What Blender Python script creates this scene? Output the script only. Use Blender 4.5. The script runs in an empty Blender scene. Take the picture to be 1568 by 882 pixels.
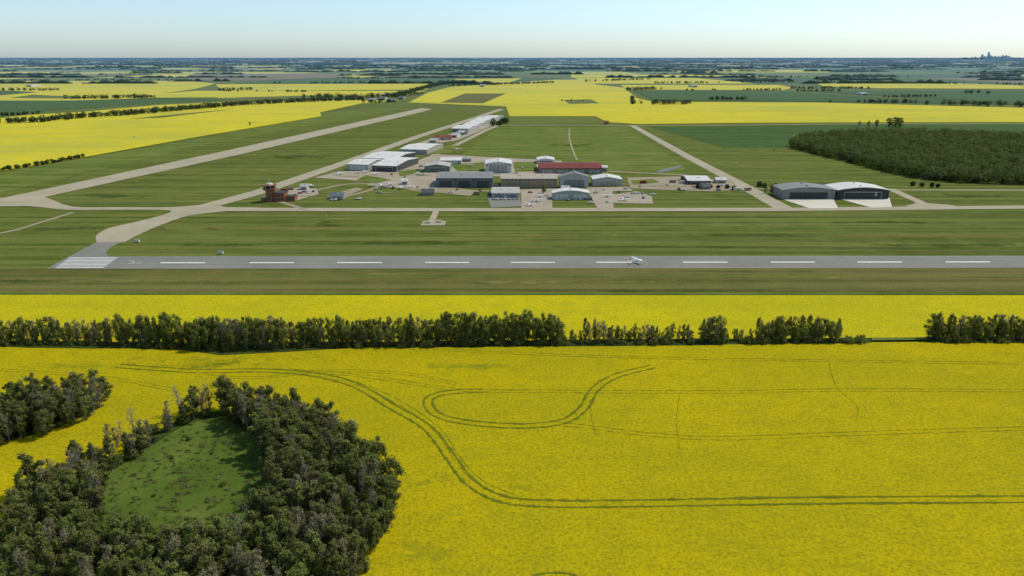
import bpy, math, random, bmesh
import numpy as np
from mathutils import Vector, Matrix
random.seed(7); rng=np.random.default_rng(7)
scene=bpy.context.scene
# ---------------- survey frame : camera 120 m above flat prairie, looking +Y ----------------
H=120.0; LENS=26.0; F=1568*LENS/36.0
PITCH=math.atan((441-86)/F); sp,cp=math.sin(PITCH),math.cos(PITCH)
def G(px,py,z=0.0):
    v=(py-441)/F; u=(px-784)/F
    t=(H-z)/(sp+v*cp)
    return (u*t,(cp-v*sp)*t,z)
def zat(py,Y):
    v=(py-441)/F; t=Y/(cp-v*sp); return H-(sp+v*cp)*t
def Yat(py,z):
    v=(py-441)/F; return (cp-v*sp)*(H-z)/(sp+v*cp)
cam_d=bpy.data.cameras.new("camera"); cam=bpy.data.objects.new("camera",cam_d)
scene.collection.objects.link(cam); scene.camera=cam
cam.location=(0,0,H); cam.rotation_euler=(math.pi/2-PITCH,0,0)
cam_d.lens=LENS; cam_d.sensor_width=36; cam_d.clip_start=1; cam_d.clip_end=250000
# ---------------- light ----------------
AZ=math.radians(62); EL=math.radians(52)
S=Vector((math.sin(AZ)*math.cos(EL),math.cos(AZ)*math.cos(EL),math.sin(EL)))
w=bpy.data.worlds.new("World"); scene.world=w; w.use_nodes=True
nt=w.node_tree; bg=nt.nodes["Background"]
sky=nt.nodes.new("ShaderNodeTexSky"); sky.sky_type='NISHITA'; sky.sun_disc=False
sky.sun_elevation=EL; sky.sun_rotation=AZ; sky.altitude=0; sky.air_density=1.0; sky.dust_density=0.6; sky.ozone_density=1.5
tint=nt.nodes.new("ShaderNodeMix"); tint.data_type='RGBA'; tint.blend_type='MULTIPLY'; tint.inputs[0].default_value=1.0
tc_=nt.nodes.new("ShaderNodeTexCoord"); sx_=nt.nodes.new("ShaderNodeSeparateXYZ"); nt.links.new(tc_.outputs["Generated"],sx_.inputs[0])
mr=nt.nodes.new("ShaderNodeMapRange"); nt.links.new(sx_.outputs["Z"],mr.inputs[0]); mr.inputs[1].default_value=0.0; mr.inputs[2].default_value=0.28
tg=nt.nodes.new("ShaderNodeMix"); tg.data_type='RGBA'; nt.links.new(mr.outputs[0],tg.inputs[0])
tg.inputs[6].default_value=(0.80,0.97,1.24,1); tg.inputs[7].default_value=(1.02,1.0,0.90,1)
nt.links.new(tg.outputs[2],tint.inputs[7])
nt.links.new(sky.outputs[0],tint.inputs[6]); nt.links.new(tint.outputs[2],bg.inputs[0]); bg.inputs[1].default_value=0.145
sl=bpy.data.lights.new("sun","SUN"); sl.energy=3.2; sl.angle=math.radians(0.5); sl.color=(1.0,0.94,0.82)
so=bpy.data.objects.new("sun",sl); so.rotation_euler=S.to_track_quat('Z','Y').to_euler(); so.location=(0,0,300)
scene.collection.objects.link(so)
scene.view_settings.view_transform='Standard'; scene.view_settings.look='None'
scene.view_settings.exposure=0; scene.view_settings.gamma=1
# ---------------- material helpers ----------------
class M:
    def __init__(s,name,rough=0.9,spec=0.1):
        s.m=bpy.data.materials.new(name); s.m.use_nodes=True
        s.t=s.m.node_tree; s.b=s.t.nodes["Principled BSDF"]
        s.b.inputs["Roughness"].default_value=rough
        s.b.inputs["Specular IOR Level"].default_value=spec
        s.pos=s.n("ShaderNodeNewGeometry").outputs["Position"]
    def n(s,t): return s.t.nodes.new(t)
    def l(s,a,b): s.t.links.new(a,b)
    def scaled(s,sx,sy,sz=1):
        m=s.n("ShaderNodeVectorMath"); m.operation='MULTIPLY'; s.l(s.pos,m.inputs[0]); m.inputs[1].default_value=(sx,sy,sz); return m.outputs[0]
    def noise(s,scale,detail=3,vec=None,rough=0.55,dist=0):
        n=s.n("ShaderNodeTexNoise"); n.inputs["Scale"].default_value=scale; n.inputs["Detail"].default_value=detail
        n.inputs["Roughness"].default_value=rough; n.inputs["Distortion"].default_value=dist
        s.l(vec if vec is not None else s.pos,n.inputs["Vector"]); return n.outputs["Fac"]
    def ramp(s,fac,lo,hi,v0=0.,v1=1.):
        r=s.n("ShaderNodeMapRange"); s.l(fac,r.inputs[0]); r.inputs[1].default_value=lo; r.inputs[2].default_value=hi
        r.inputs[3].default_value=v0; r.inputs[4].default_value=v1; return r.outputs[0]
    def mix(s,f,a,b,mode='MIX'):
        n=s.n("ShaderNodeMix"); n.data_type='RGBA'; n.blend_type=mode
        for sock,val in ((n.inputs[0],f),(n.inputs[6],a),(n.inputs[7],b)):
            if isinstance(val,(int,float)): sock.default_value=val
            elif isinstance(val,tuple): sock.default_value=(*val[:3],1)
            else: s.l(val,sock)
        return n.outputs[2]
    def math(s,op,a,b=None):
        n=s.n("ShaderNodeMath"); n.operation=op
        for i,val in enumerate((a,b)):
            if val is None: continue
            if isinstance(val,(int,float)): n.inputs[i].default_value=val
            else: s.l(val,n.inputs[i])
        return n.outputs[0]
    def attr(s,name):
        a=s.n("ShaderNodeAttribute"); a.attribute_name=name; return a
    def bump(s,h,strength=0.5,dist=0.3):
        b=s.n("ShaderNodeBump"); b.inputs["Strength"].default_value=strength; b.inputs["Distance"].default_value=dist
        s.l(h,b.inputs["Height"]); s.l(b.outputs[0],s.b.inputs["Normal"])
    def haze(s,col,k=1.0):  # aerial haze painted into the base colour, bluer with distance from the origin
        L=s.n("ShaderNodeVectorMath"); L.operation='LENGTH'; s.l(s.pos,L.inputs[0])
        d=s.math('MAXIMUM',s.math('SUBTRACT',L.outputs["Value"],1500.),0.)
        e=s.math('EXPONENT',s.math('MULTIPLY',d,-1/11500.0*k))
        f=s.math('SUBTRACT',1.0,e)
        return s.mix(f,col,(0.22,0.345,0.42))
    def out(s,col):
        if isinstance(col,tuple): s.b.inputs["Base Color"].default_value=(*col,1)
        else: s.l(col,s.b.inputs["Base Color"])
        return s.m
    def alpha(s,a): s.l(a,s.b.inputs["Alpha"])

def canola(name,base,base2,near=False,gloss=1.0):
    m=M(name,0.95,0.02)
    big=m.noise(0.012,4); mid=m.noise(0.09,5,rough=0.65); streak=m.noise(1.0,3,m.scaled(0.012,0.35))
    c=m.mix(m.ramp(big,0.38,0.62),base,base2)
    gr=tuple(base[i]*k for i,k in enumerate((0.58,0.72,2.2)))
    c=m.mix(m.ramp(streak,0.38,0.75,0,0.45),c,tuple(base[i]*k for i,k in enumerate((0.78,0.83,1.5))))
    c=m.mix(m.ramp(mid,0.46,0.72,0,0.6),c,gr)
    if not near:
        lg=m.noise(1.0,5,m.scaled(0.0022,0.006),rough=0.65); c=m.mix(m.ramp(lg,0.48,0.66,0,0.65),c,gr)
    if near:
        fine=m.noise(1.0,5,rough=0.75); fine2=m.noise(0.45,3,m.scaled(0.45,1.7)); vs_=m.noise(0.028,5,m.scaled(0.5,1.0),rough=0.6)
        wide=m.noise(0.010,4,m.scaled(0.6,1.6),rough=0.6)
        c=m.mix(m.ramp(wide,0.44,0.64,0,0.6),c,tuple(base[i]*k for i,k in enumerate((0.68,0.79,1.7))))
        c=m.mix(m.ramp(vs_,0.5,0.72,0,0.45),c,gr)
        c=m.mix(m.ramp(fine,0.47,0.66,0,0.8),c,(0.20*gloss,0.20*gloss,0.008))
        c=m.mix(m.ramp(fine2,0.5,0.75,0,0.5),c,(0.30*gloss,0.27*gloss,0.008))
        c=m.mix(m.ramp(fine,0.48,0.30,0,0.4),c,(0.66*gloss,0.53*gloss,0.012))
        m.bump(fine,0.7,0.6)
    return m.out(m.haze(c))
CAN_NEAR=canola("canola_near_mat",(0.53,0.41,0.004),(0.475,0.385,0.005),True,0.88)
CAN_EDGE=canola("canola_strip_mat",(0.62,0.51,0.008),(0.565,0.48,0.010),True,1.02)
CAN_MID=canola("canola_mid_mat",(0.60,0.51,0.028),(0.54,0.47,0.032))
CAN_PALE=canola("canola_pale_mat",(0.53,0.48,0.05),(0.46,0.44,0.055))
def grass(name,a,b,c3,streak=True,sx=0.006,sy=0.16,fine=True):
    m=M(name,0.95,0.02)
    big=m.noise(0.009,5,rough=0.6); mid=m.noise(0.05,5,rough=0.65)
    c=m.mix(m.ramp(big,0.38,0.62),a,b)
    c=m.mix(m.ramp(mid,0.5,0.35,0,0.5),c,tuple(x*0.58 for x in a))
    if streak:
        st=m.noise(1.0,5,m.scaled(sx,sy),rough=0.6); c=m.mix(m.ramp(st,0.42,0.62,0,0.85),c,c3)
        s2=m.noise(1.0,2,m.scaled(0.0012,0.11)); c=m.mix(m.ramp(s2,0.50,0.56,0,0.4),c,tuple(x*1.12 for x in c3)); 
        c=m.mix(m.ramp(s2,0.46,0.40,0,0.35),c,tuple(x*0.65 for x in a))
    c=m.mix(m.ramp(mid,0.5,0.72,0,0.6),c,c3)
    if fine:
        fn=m.noise(0.8,4,rough=0.75); c=m.mix(m.ramp(fn,0.4,0.68,0,0.6),c,tuple(x*0.5 for x in a))
        m.bump(fn,0.4,0.3)
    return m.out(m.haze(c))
GR=grass("grass_mat",(0.085,0.122,0.020),(0.112,0.148,0.026),(0.185,0.198,0.052))
GR_DRY=grass("dry_grass_mat",(0.105,0.115,0.025),(0.130,0.135,0.033),(0.190,0.172,0.060))
GR_LUSH=grass("lush_grass_mat",(0.105,0.158,0.026),(0.130,0.184,0.032),(0.195,0.212,0.055),True,0.02,0.05)
GR_SCRUB=grass("scrub_grass_mat",(0.085,0.135,0.020),(0.125,0.180,0.028),(0.20,0.21,0.05),False)
CROP=grass("green_crop_mat",(0.055,0.110,0.032),(0.065,0.125,0.034),(0.09,0.14,0.04),True,0.004,0.03)
CROP2=grass("pale_crop_mat",(0.12,0.17,0.040),(0.14,0.19,0.045),(0.16,0.18,0.05),True,0.004,0.03)
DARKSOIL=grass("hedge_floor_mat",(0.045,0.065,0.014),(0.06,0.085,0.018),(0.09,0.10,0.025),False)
BROWN=grass("bare_soil_mat",(0.25,0.18,0.11),(0.30,0.23,0.15),(0.16,0.15,0.08),True,0.02,0.05)
def pave(name,a,b,dark,crack=True):
    m=M(name,0.85,0.12)
    n1=m.noise(0.03,5,rough=0.65); n2=m.noise(0.5,4); st=m.noise(1.0,3,m.scaled(0.01,0.6))
    c=m.mix(m.ramp(n1,0.38,0.62),a,b); c=m.mix(m.ramp(n2,0.45,0.75,0,0.4),c,dark)
    c=m.mix(m.ramp(st,0.48,0.70,0,0.55),c,dark)
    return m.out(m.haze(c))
ASPH=pave("asphalt_mat",(0.205,0.200,0.170),(0.245,0.238,0.203),(0.150,0.148,0.125))
CONC=pave("concrete_mat",(0.36,0.32,0.215),(0.43,0.38,0.265),(0.25,0.23,0.145))
APRON=pave("apron_mat",(0.34,0.29,0.21),(0.41,0.35,0.26),(0.22,0.20,0.145))
WHITECONC=pave("new_concrete_mat",(0.60,0.56,0.46),(0.66,0.61,0.52),(0.48,0.44,0.36))
GRAVEL=pave("gravel_mat",(0.30,0.25,0.16),(0.36,0.30,0.20),(0.19,0.18,0.09))
def paintm(name,c,worn=0.55):
    m=M(name,0.6,0.3); n=m.noise(0.9,4,rough=0.7); return m.out(m.mix(m.ramp(n,0.42,0.72,0,worn),c,(0.25,0.25,0.22)))
WHITE=paintm("runway_paint_mat",(0.74,0.73,0.68)); FADED=paintm("faded_runway_paint_mat",(0.50,0.49,0.44),0.9)
def feather(name,col,col2,hardness=1.0,nscale=0.25,maxa=0.8):
    """soft-edged ground marking: alpha from attribute 'edge' (1 centre, 0 rim) broken up by noise"""
    m=M(name,0.95,0.02); e=m.attr("edge").outputs["Fac"]; n=m.noise(nscale,4,rough=0.7)
    c=m.mix(m.ramp(m.noise(nscale*0.3,3),0.35,0.65),col,col2)
    a=m.math('ADD',m.math('MULTIPLY',e,1.5*hardness),m.math('MULTIPLY',m.math('SUBTRACT',n,0.55),3.0))
    cl=m.ramp(a,0.25,0.9,0,maxa); m.alpha(cl); return m.out(m.haze(c))
TRACK=feather("wheel_track_mat",(0.12,0.145,0.012),(0.17,0.18,0.014),1.1,0.35,0.9)
TRACKF=feather("faint_track_mat",(0.18,0.20,0.012),(0.24,0.24,0.014),0.78,0.3,0.65)
GPATCH=feather("thin_crop_mat",(0.22,0.29,0.02),(0.30,0.33,0.02),0.5,0.10,0.5)
DIRTP=feather("worn_dirt_mat",(0.28,0.22,0.14),(0.34,0.28,0.19),0.8,0.08,0.85)
LIGHTP=feather("pale_grass_mat",(0.20,0.22,0.05),(0.24,0.235,0.07),0.7,0.04,0.7)
DARKP=feather("damp_grass_mat",(0.05,0.085,0.012),(0.07,0.105,0.02),0.7,0.04,0.65)
# ---------------- mesh helpers ----------------
def add(name,verts,faces,mats,mi=None,parent=None,smooth=False):
    me=bpy.data.meshes.new(name); me.from_pydata(verts,[],faces)
    for m in (mats if isinstance(mats,(list,tuple)) else [mats]): me.materials.append(m)
    if mi is not None: me.polygons.foreach_set("material_index",mi)
    me.update(); ob=bpy.data.objects.new(name,me); scene.collection.objects.link(ob)
    if parent: ob.parent=parent
    return ob
def empty(name,loc=(0,0,0)):
    e=bpy.data.objects.new(name,None); e.location=loc; e.empty_display_size=1; scene.collection.objects.link(e); return e
def catmull(pts,n=8):
    if len(pts)<3: 
        return [tuple(p) for p in pts]
    P=[pts[0]]+list(pts)+[pts[-1]]; out=[]
    for i in range(1,len(P)-2):
        p0,p1,p2,p3=[np.array(q,float) for q in P[i-1:i+3]]
        for k in range(n):
            t=k/n; out.append(tuple(0.5*((2*p1)+(-p0+p2)*t+(2*p0-5*p1+4*p2-p3)*t*t+(-p0+3*p1-3*p2+p3)*t**3)))
    out.append(tuple(P[-2])); return out
def poly(name,pts,z,mat,parent=None,skirt=None,wob=0):
    g=[G(x,y,z) for x,y in pts]
    if wob:
        gg=[]
        for i in range(len(g)):
            a=np.array(g[i]); b=np.array(g[(i+1)%len(g)]); L=np.linalg.norm(b-a); n=max(1,min(60,int(L/12)))
            for k in range(n):
                p=a+(b-a)*k/n; gg.append((p[0]+random.uniform(-wob,wob),p[1]+random.uniform(-wob,wob),z))
        g=gg
    n=len(g); vs=list(g); fs=[tuple(range(n))]; mats=[mat]; mi=[0]
    if skirt:
        vs+=[(a,b,0) for a,b,_ in g]; mats.append(skirt)
        for i in range(n): fs.append((i,(i+1)%n,(i+1)%n+n,i+n)); mi.append(1)
    return add(name,vs,fs,mats,mi,parent)
def ribbon(name,pts,width,z,mat,parent=None,world=False,smooth=True,edge=False,wj=0.0):
    g=[p if world else G(p[0],p[1],z)[:2] for p in pts]
    if smooth and len(g)>2: g=catmull(g,8)
    n=len(g); vs=[];fs=[];ed=[]
    W=width if isinstance(width,(list,tuple)) else [width,width]
    for i in range(n):
        a=np.array(g[max(0,i-1)][:2]);b=np.array(g[min(n-1,i+1)][:2]); d=b-a; d/=np.linalg.norm(d)+1e-9
        nn=np.array([-d[1],d[0]]); wd=W[0]+(W[1]-W[0])*i/(n-1); wd*=1+random.uniform(-wj,wj)
        c=np.array(g[i][:2])
        row=[-0.5,0,0.5] if edge else [-0.5,0.5]
        for r in row: vs.append((*(c+nn*wd*r),z)); ed.append(1.0 if r==0 else 0.0)
    k=3 if edge else 2
    for i in range(n-1):
        for j in range(k-1): fs.append((i*k+j,i*k+j+1,(i+1)*k+j+1,(i+1)*k+j))
    ob=add(name,vs,fs,mat,None,parent)
    if edge:
        at=ob.data.attributes.new("edge",'FLOAT','POINT'); at.data.foreach_set("value",ed)
    return ob
def blotch(name,px,py,rx,ry,z,mat,parent=None,n=28):
    c=G(px,py,z); vs=[c];ed=[1.0];fs=[]
    for i in range(n):
        a=2*math.pi*i/n; r=random.uniform(0.75,1.2)
        vs.append((c[0]+rx*r*math.cos(a),c[1]+ry*r*math.sin(a),z)); ed.append(0.)
    for i in range(n): fs.append((0,1+i,1+(i+1)%n))
    ob=add(name,vs,fs,mat,None,parent)
    at=ob.data.attributes.new("edge",'FLOAT','POINT'); at.data.foreach_set("value",ed); return ob
# ---------------- ground ----------------
def axis(vals): return sorted(set([-v for v in vals]+[0]+list(vals)))
xs=axis([250,500,1000,2000,4000,8000,16000,32000,64000]); ys=[-4000,-1500,-500,0,250,500,750,1000,1500,2000,3000,4000,8000,16000,32000,64000]
gv=[(x,y,0) for y in ys for x in xs]; nx=len(xs)
gf=[(j*nx+i,j*nx+i+1,(j+1)*nx+i+1,(j+1)*nx+i) for j in range(len(ys)-1) for i in range(nx-1)]
add("ground",gv,gf,GR)
# far patchwork of quarter sections
FIELD_M=[CAN_MID,CROP,CROP2,GR_LUSH,BROWN,GR,CAN_PALE]
vs=[];fs=[];mi=[];rows=[]
y=3500.0; 
R=random.Random(11)
while y<56000:
    dy=R.choice([400,600,800,1000]) if y<12000 else R.choice([800,1600])
    x=-(y*0.95+3000); x=math.floor(x/800)*800+R.uniform(-300,300)
    while x<y*0.95+3000:
        dx=R.choice([400,700,800,1200,1600]) if y<12000 else R.choice([800,1600,2400])
        r=R.random(); k=0 if r<0.15 else 6 if r<0.27 else 1 if r<0.62 else 2 if r<0.72 else 3 if r<0.86 else 4 if r<0.89 else 5
        b=len(vs); g=6; z=0.3; q0,q1,q2,q3=[R.uniform(-60,0) for _ in range(4)]
        vs+=[(x+g,y+g,z),(x+dx-g,y+g,z),(x+dx-g+q0,y+dy-g+q1,z),(x+g-q2,y+dy-g+q3,z)]; fs.append((b,b+1,b+2,b+3)); mi.append(k)
        if R.random()<0.78:
            a=R.uniform(0,0.4)*dx; rows.append((x+a,y,x+min(dx,a+R.uniform(0.35,1)*dx),y,R.uniform(9,18)))
        if R.random()<0.28: rows.append((x,y,x,y+dy*R.uniform(0.4,1),R.uniform(7,13)))
        if R.random()<0.6:
            cx,cy=x+R.uniform(0.1,0.9)*dx,y+R.uniform(0.1,0.9)*dy
            for q in range(R.randint(2,7)):
                L=R.uniform(80,420); ox=R.uniform(-90,90); oy=q*25
                rows.append((cx+ox,cy+oy,cx+ox+L,cy+oy+R.uniform(-20,20),R.uniform(9,17)))
        x+=dx
    y+=dy
add("farm_fields",vs,fs,FIELD_M,mi)
# tree foliage material
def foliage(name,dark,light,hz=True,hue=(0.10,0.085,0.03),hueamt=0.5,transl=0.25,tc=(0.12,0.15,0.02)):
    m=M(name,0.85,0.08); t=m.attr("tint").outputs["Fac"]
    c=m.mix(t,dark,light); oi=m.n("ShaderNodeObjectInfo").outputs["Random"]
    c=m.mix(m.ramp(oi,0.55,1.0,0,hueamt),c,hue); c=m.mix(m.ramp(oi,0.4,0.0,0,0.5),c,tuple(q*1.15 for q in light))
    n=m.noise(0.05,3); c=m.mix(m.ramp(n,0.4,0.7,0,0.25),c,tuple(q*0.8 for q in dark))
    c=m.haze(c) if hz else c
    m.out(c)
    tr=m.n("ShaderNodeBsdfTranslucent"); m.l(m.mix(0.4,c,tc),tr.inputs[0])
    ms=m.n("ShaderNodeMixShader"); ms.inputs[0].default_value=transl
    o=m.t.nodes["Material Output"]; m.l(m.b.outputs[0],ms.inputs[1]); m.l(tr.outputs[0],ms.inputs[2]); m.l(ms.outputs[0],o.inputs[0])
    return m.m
LEAF=foliage("aspen_leaf_mat",(0.085,0.115,0.022),(0.33,0.36,0.085),hue=(0.26,0.225,0.095),hueamt=.5,transl=0.5,tc=(0.38,0.42,0.07))
LEAFG=foliage("grove_leaf_mat",(0.066,0.092,0.020),(0.25,0.275,0.075),hue=(0.20,0.165,0.080),hueamt=.5,transl=0.45,tc=(0.26,0.30,0.06))
LEAF_BROWN=foliage("dry_leaf_mat",(0.13,0.12,0.06),(0.33,0.30,0.15),True,(0.24,0.205,0.11),0.4,0.35,(0.28,0.27,0.1))
LEAF_FAR=foliage("far_leaf_mat",(0.050,0.080,0.022),(0.17,0.20,0.058),True,(0.05,0.07,0.02),0.0,0.4,(0.2,0.24,0.06))
LEAF_BELT=foliage("belt_leaf_mat",(0.030,0.052,0.020),(0.070,0.098,0.033),True,(0.05,0.07,0.02),0.0,0.1)
bm_=M("bark_mat",0.9,0.1); BARK=bm_.out(bm_.mix(bm_.ramp(bm_.noise(1.5,4),0.4,0.6),(0.20,0.18,0.14),(0.40,0.37,0.31)))
def bumpy_rows(name,rows):
    vs=[];fs=[];tint=[]
    for (x0,y0,x1,y1,h) in rows:
        L=math.hypot(x1-x0,y1-y0); n=max(2,min(50,int(L/22))); dx,dy=(x1-x0)/L,(y1-y0)/L; nx_,ny_=-dy,dx
        b=len(vs)
        for i in range(n+1):
            t=i/n; hh=h*R.uniform(0.45,1.25)*(0.3 if i in(0,n) else 1); wv=R.uniform(5,9)
            if R.random()<0.08: hh*=0.25
            cx,cy=x0+(x1-x0)*t,y0+(y1-y0)*t
            vs+=[(cx-nx_*wv,cy-ny_*wv,0),(cx-nx_*wv*.7,cy-ny_*wv*.7,hh*.7),(cx,cy,hh),(cx+nx_*wv*.7,cy+ny_*wv*.7,hh*.7),(cx+nx_*wv,cy+ny_*wv,0)]
        for i in range(n):
            for j in range(4): fs.append((b+i*5+j,b+(i+1)*5+j,b+(i+1)*5+j+1,b+i*5+j+1)); tint.append(R.random()*0.7)
    ob=add(name,vs,fs,LEAF_BELT); a=ob.data.attributes.new("tint",'FLOAT','FACE'); a.data.foreach_set("value",tint); return ob
bumpy_rows("distant_tree_rows",rows)
def quads_mesh(name,C,N,Sz,tint,mat,elong=1.0):
    n=len(C); N=N/(np.linalg.norm(N,axis=1,keepdims=True)+1e-9)
    r=rng.normal(size=(n,3)); T=np.cross(N,r); T/=np.linalg.norm(T,axis=1,keepdims=True)+1e-9; B=np.cross(N,T)
    s=Sz[:,None]*0.5; k=rng.uniform(0.6,1.2,size=(n,4,1))
    V=np.empty((n,4,3)); V[:,0]=C+(T)*s*k[:,0]; V[:,1]=C+(B)*s*k[:,1]; V[:,2]=C-(T)*s*k[:,2]; V[:,3]=C-(B)*s*k[:,3]
    me=bpy.data.meshes.new(name); me.vertices.add(n*4); me.vertices.foreach_set("co",V.reshape(-1).astype(np.float32))
    me.loops.add(n*4); me.loops.foreach_set("vertex_index",np.arange(n*4,dtype=np.int32))
    me.polygons.add(n); me.polygons.foreach_set("loop_start",np.arange(0,n*4,4,dtype=np.int32)); me.polygons.foreach_set("loop_total",np.full(n,4,dtype=np.int32))
    me.update(calc_edges=True)
    a=me.attributes.new("tint",'FLOAT','FACE'); a.data.foreach_set("value",tint.astype(np.float32))
    me.materials.append(mat); return me
def leafmass(name,P,hts,nl,leaf,mat=None,wr=0.33,bright=0.0):
    """distant mass of trees : P (n,2) bases, hts heights"""
    P=np.array(P); hts=np.array(hts); n=len(P)
    d=rng.normal(size=(n,nl,3)); d/=np.linalg.norm(d,axis=2,keepdims=True)
    rad=rng.uniform(0.65,1.05,size=(n,nl,1))
    sc=np.stack([hts*wr,hts*wr,hts*0.46],1)[:,None,:]
    C=d*rad*sc; C[:,:,2]+=(hts*0.52)[:,None]; C[:,:,0]+=P[:,0:1]; C[:,:,1]+=P[:,1:2]
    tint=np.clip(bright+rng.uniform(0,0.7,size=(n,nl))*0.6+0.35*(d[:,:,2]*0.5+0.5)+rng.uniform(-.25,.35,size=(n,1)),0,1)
    N=d+rng.normal(size=d.shape)*0.45
    me=quads_mesh(name,C.reshape(-1,3),N.reshape(-1,3),rng.uniform(0.7,1.3,n*nl)*leaf,tint.reshape(-1),mat or LEAF_FAR)
    ob=bpy.data.objects.new(name,me); scene.collection.objects.link(ob); return ob
def inpoly(p,poly_):
    x,y=p;c=False;j=len(poly_)-1
    for i in range(len(poly_)):
        xi,yi=poly_[i][:2];xj,yj=poly_[j][:2]
        if (yi>y)!=(yj>y) and x<(xj-xi)*(y-yi)/(yj-yi)+xi: c=not c
        j=i
    return c
def scatter(pxpoly,spacing,holes=(),jit=0.5,keep=1.0,world=False):
    g=pxpoly if world else [G(*p)[:2] for p in pxpoly]; hs=[[G(*p)[:2] for p in h] for h in holes]
    x0=min(p[0] for p in g);x1=max(p[0] for p in g);y0=min(p[1] for p in g);y1=max(p[1] for p in g); out=[]
    yy=y0
    while yy<y1:
        xx=x0
        while xx<x1:
            p=(xx+random.uniform(-jit,jit)*spacing,yy+random.uniform(-jit,jit)*spacing)
            if random.random()<keep and inpoly(p,g) and not any(inpoly(p,h) for h in hs): out.append(p)
            xx+=spacing
        yy+=spacing
    return out
def linepts(pts,spacing,width=6,gap=0.0):
    g=[G(*p)[:2] for p in pts]; out=[]
    for a,b in zip(g[:-1],g[1:]):
        L=math.dist(a,b); n=int(L/spacing)
        for i in range(n):
            t=i/n
            if math.sin(t*n*0.13+a[0])*0.5+0.5<gap and random.random()<0.9: continue
            out.append((a[0]+(b[0]-a[0])*t+random.uniform(-width,width),a[1]+(b[1]-a[1])*t+random.uniform(-width,width)))
    return out
# ---------------- mid distance fields ----------------
def field(pts,mat,z=0.6,name="canola_field",wob=0): return poly(name,pts,z,mat,wob=wob)
# left side
field([(-300,196),(0,176),(50,172),(130,166),(250,158),(350,153),(300,150),(220,150),(110,153),(0,150),(-300,150)],CROP,0.35,"crop_field")
field([(-300,152),(0,150),(105,151),(180,149),(235,150),(110,154),(0,154),(-300,158)],CAN_MID,0.5)
field([(-300,205),(0,181),(40,176),(130,171),(240,161),(345,156),(520,153),(600,154),(560,158),(400,163),(240,178),(100,192),(0,200),(-300,215)],CAN_MID,0.45)
field([(-500,300),(0,262),(132,240),(300,210),(492,178),(490,172),(560,157),(400,162),(250,180),(100,187),(0,198),(-500,230)],CAN_MID,0.7)
field([(-300,124),(290,124),(330,128),(300,136),(250,143),(330,149),(160,150),(50,145),(0,152),(-300,155)],CAN_MID,0.55)
field([(330,129),(655,128),(655,137),(380,139),(340,139)],CAN_MID,0.55)
field([(290,114),(490,112),(545,118),(420,122),(330,124),(285,122)],BROWN,0.8,"gravel_pit")
field([(250,143),(300,139),(620,139),(655,139),(600,148),(480,146),(340,150)],CAN_MID,0.40)
field([(-300,136),(0,138),(60,141),(0,146),(-300,150)],CROP,0.75,"crop_field")
field([(-300,100),(80,99),(250,101),(0,105),(-300,106)],CAN_MID,1.2)
field([(270,98),(430,98),(430,101),(270,101)],CAN_MID,1.2)
# centre / right
field([(625,157),(655,142),(690,133),(850,122),(890,122),(915,130),(955,134),(975,150),(1000,156),(1250,157),(1568,165),(1900,170),(1900,188),(1568,187),(1150,188),(975,190),(930,187),(912,178),(780,178),(775,163)],CAN_MID,0.7)
field([(675,157),(712,143),(775,143),(740,158)],GR_DRY,0.9,"fallow_field")
field([(862,153),(905,152),(918,158),(872,159)],CROP2,0.9,"fallow_field")
field([(970,139),(1190,139),(1400,152),(1568,158),(1568,160),(1250,155),(1000,153)],CROP,0.9,"crop_field")
field([(950,130),(1190,130),(1215,134),(1200,138),(960,137)],CAN_MID,0.8)
field([(1250,127),(1450,127),(1568,131),(1568,136),(1330,135),(1260,132)],CAN_MID,0.8)
field([(1230,139),(1568,138),(1900,142),(1900,165),(1568,158),(1400,150)],CROP,0.75,"crop_field")
field([(690,121),(800,120),(780,126),(700,128)],CAN_MID,0.8)
field([(1020,106),(1270,107),(1270,111),(1040,111)],CAN_MID,1.0)
# airport green paddocks
poly("grass_field",[(780,178),(912,178),(930,187),(780,191)],0.10,CROP2)
poly("grass_field",[(703,240),(762,195),(962,195),(1048,255),(1045,268),(930,262),(905,250),(850,240),(760,240)],0.10,GR_LUSH)
poly("grass_field",[(990,194),(1400,190),(1900,190),(1900,215),(1568,208),(1215,206),(1205,226),(1108,226)],0.10,CROP)
poly("grass_field",[(500,172),(640,162),(300,225),(0,295),(-400,370),(-400,300),(0,264),(132,242),(300,212)],0.10,GR_LUSH)
poly("grass_strip",[(-600,412),(2200,410),(2200,450),(-600,450)],0.08,GR_DRY)
poly("grass_strip",[(-200,326),(258,324),(150,355),(150,370),(70,408),(-600,412),(-600,340)],0.07,GR)
# ---------------- near canola ----------------
STEM=M("canola_stem_mat").out((0.10,0.15,0.02))
def canpoly(name,pts,mat,z=0.9): return poly(name,pts,z,mat,skirt=STEM)
canpoly("canola_field",[(-500,451),(700,452),(2100,452),(2100,517),(1340,517),(1000,521),(560,525),(280,525),(-500,525)],CAN_EDGE)
g=[(-350,-400,.9),(350,-400,.9)]+[G(x,y,.9) for x,y in [(2300,521),(1568,522),(1335,524),(900,529),(560,531),(440,536),(340,541),(280,533),(0,530),(-700,530)]]
n=len(g); fsn=[tuple(range(n))]+[(i,(i+1)%n,(i+1)%n+n,i+n) for i in range(n)]
add("canola_field",g+[(a,b,0) for a,b,_ in g],fsn,[CAN_NEAR,STEM],[0]+[1]*n)
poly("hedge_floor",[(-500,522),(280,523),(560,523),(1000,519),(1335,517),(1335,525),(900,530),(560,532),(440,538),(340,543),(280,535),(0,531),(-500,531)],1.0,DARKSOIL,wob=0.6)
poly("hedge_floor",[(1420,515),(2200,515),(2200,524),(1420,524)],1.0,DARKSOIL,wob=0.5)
poly("field_edge_grass",[(1335,517),(1420,516),(1420,520),(1335,521)],0.95,GR_LUSH)
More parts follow.
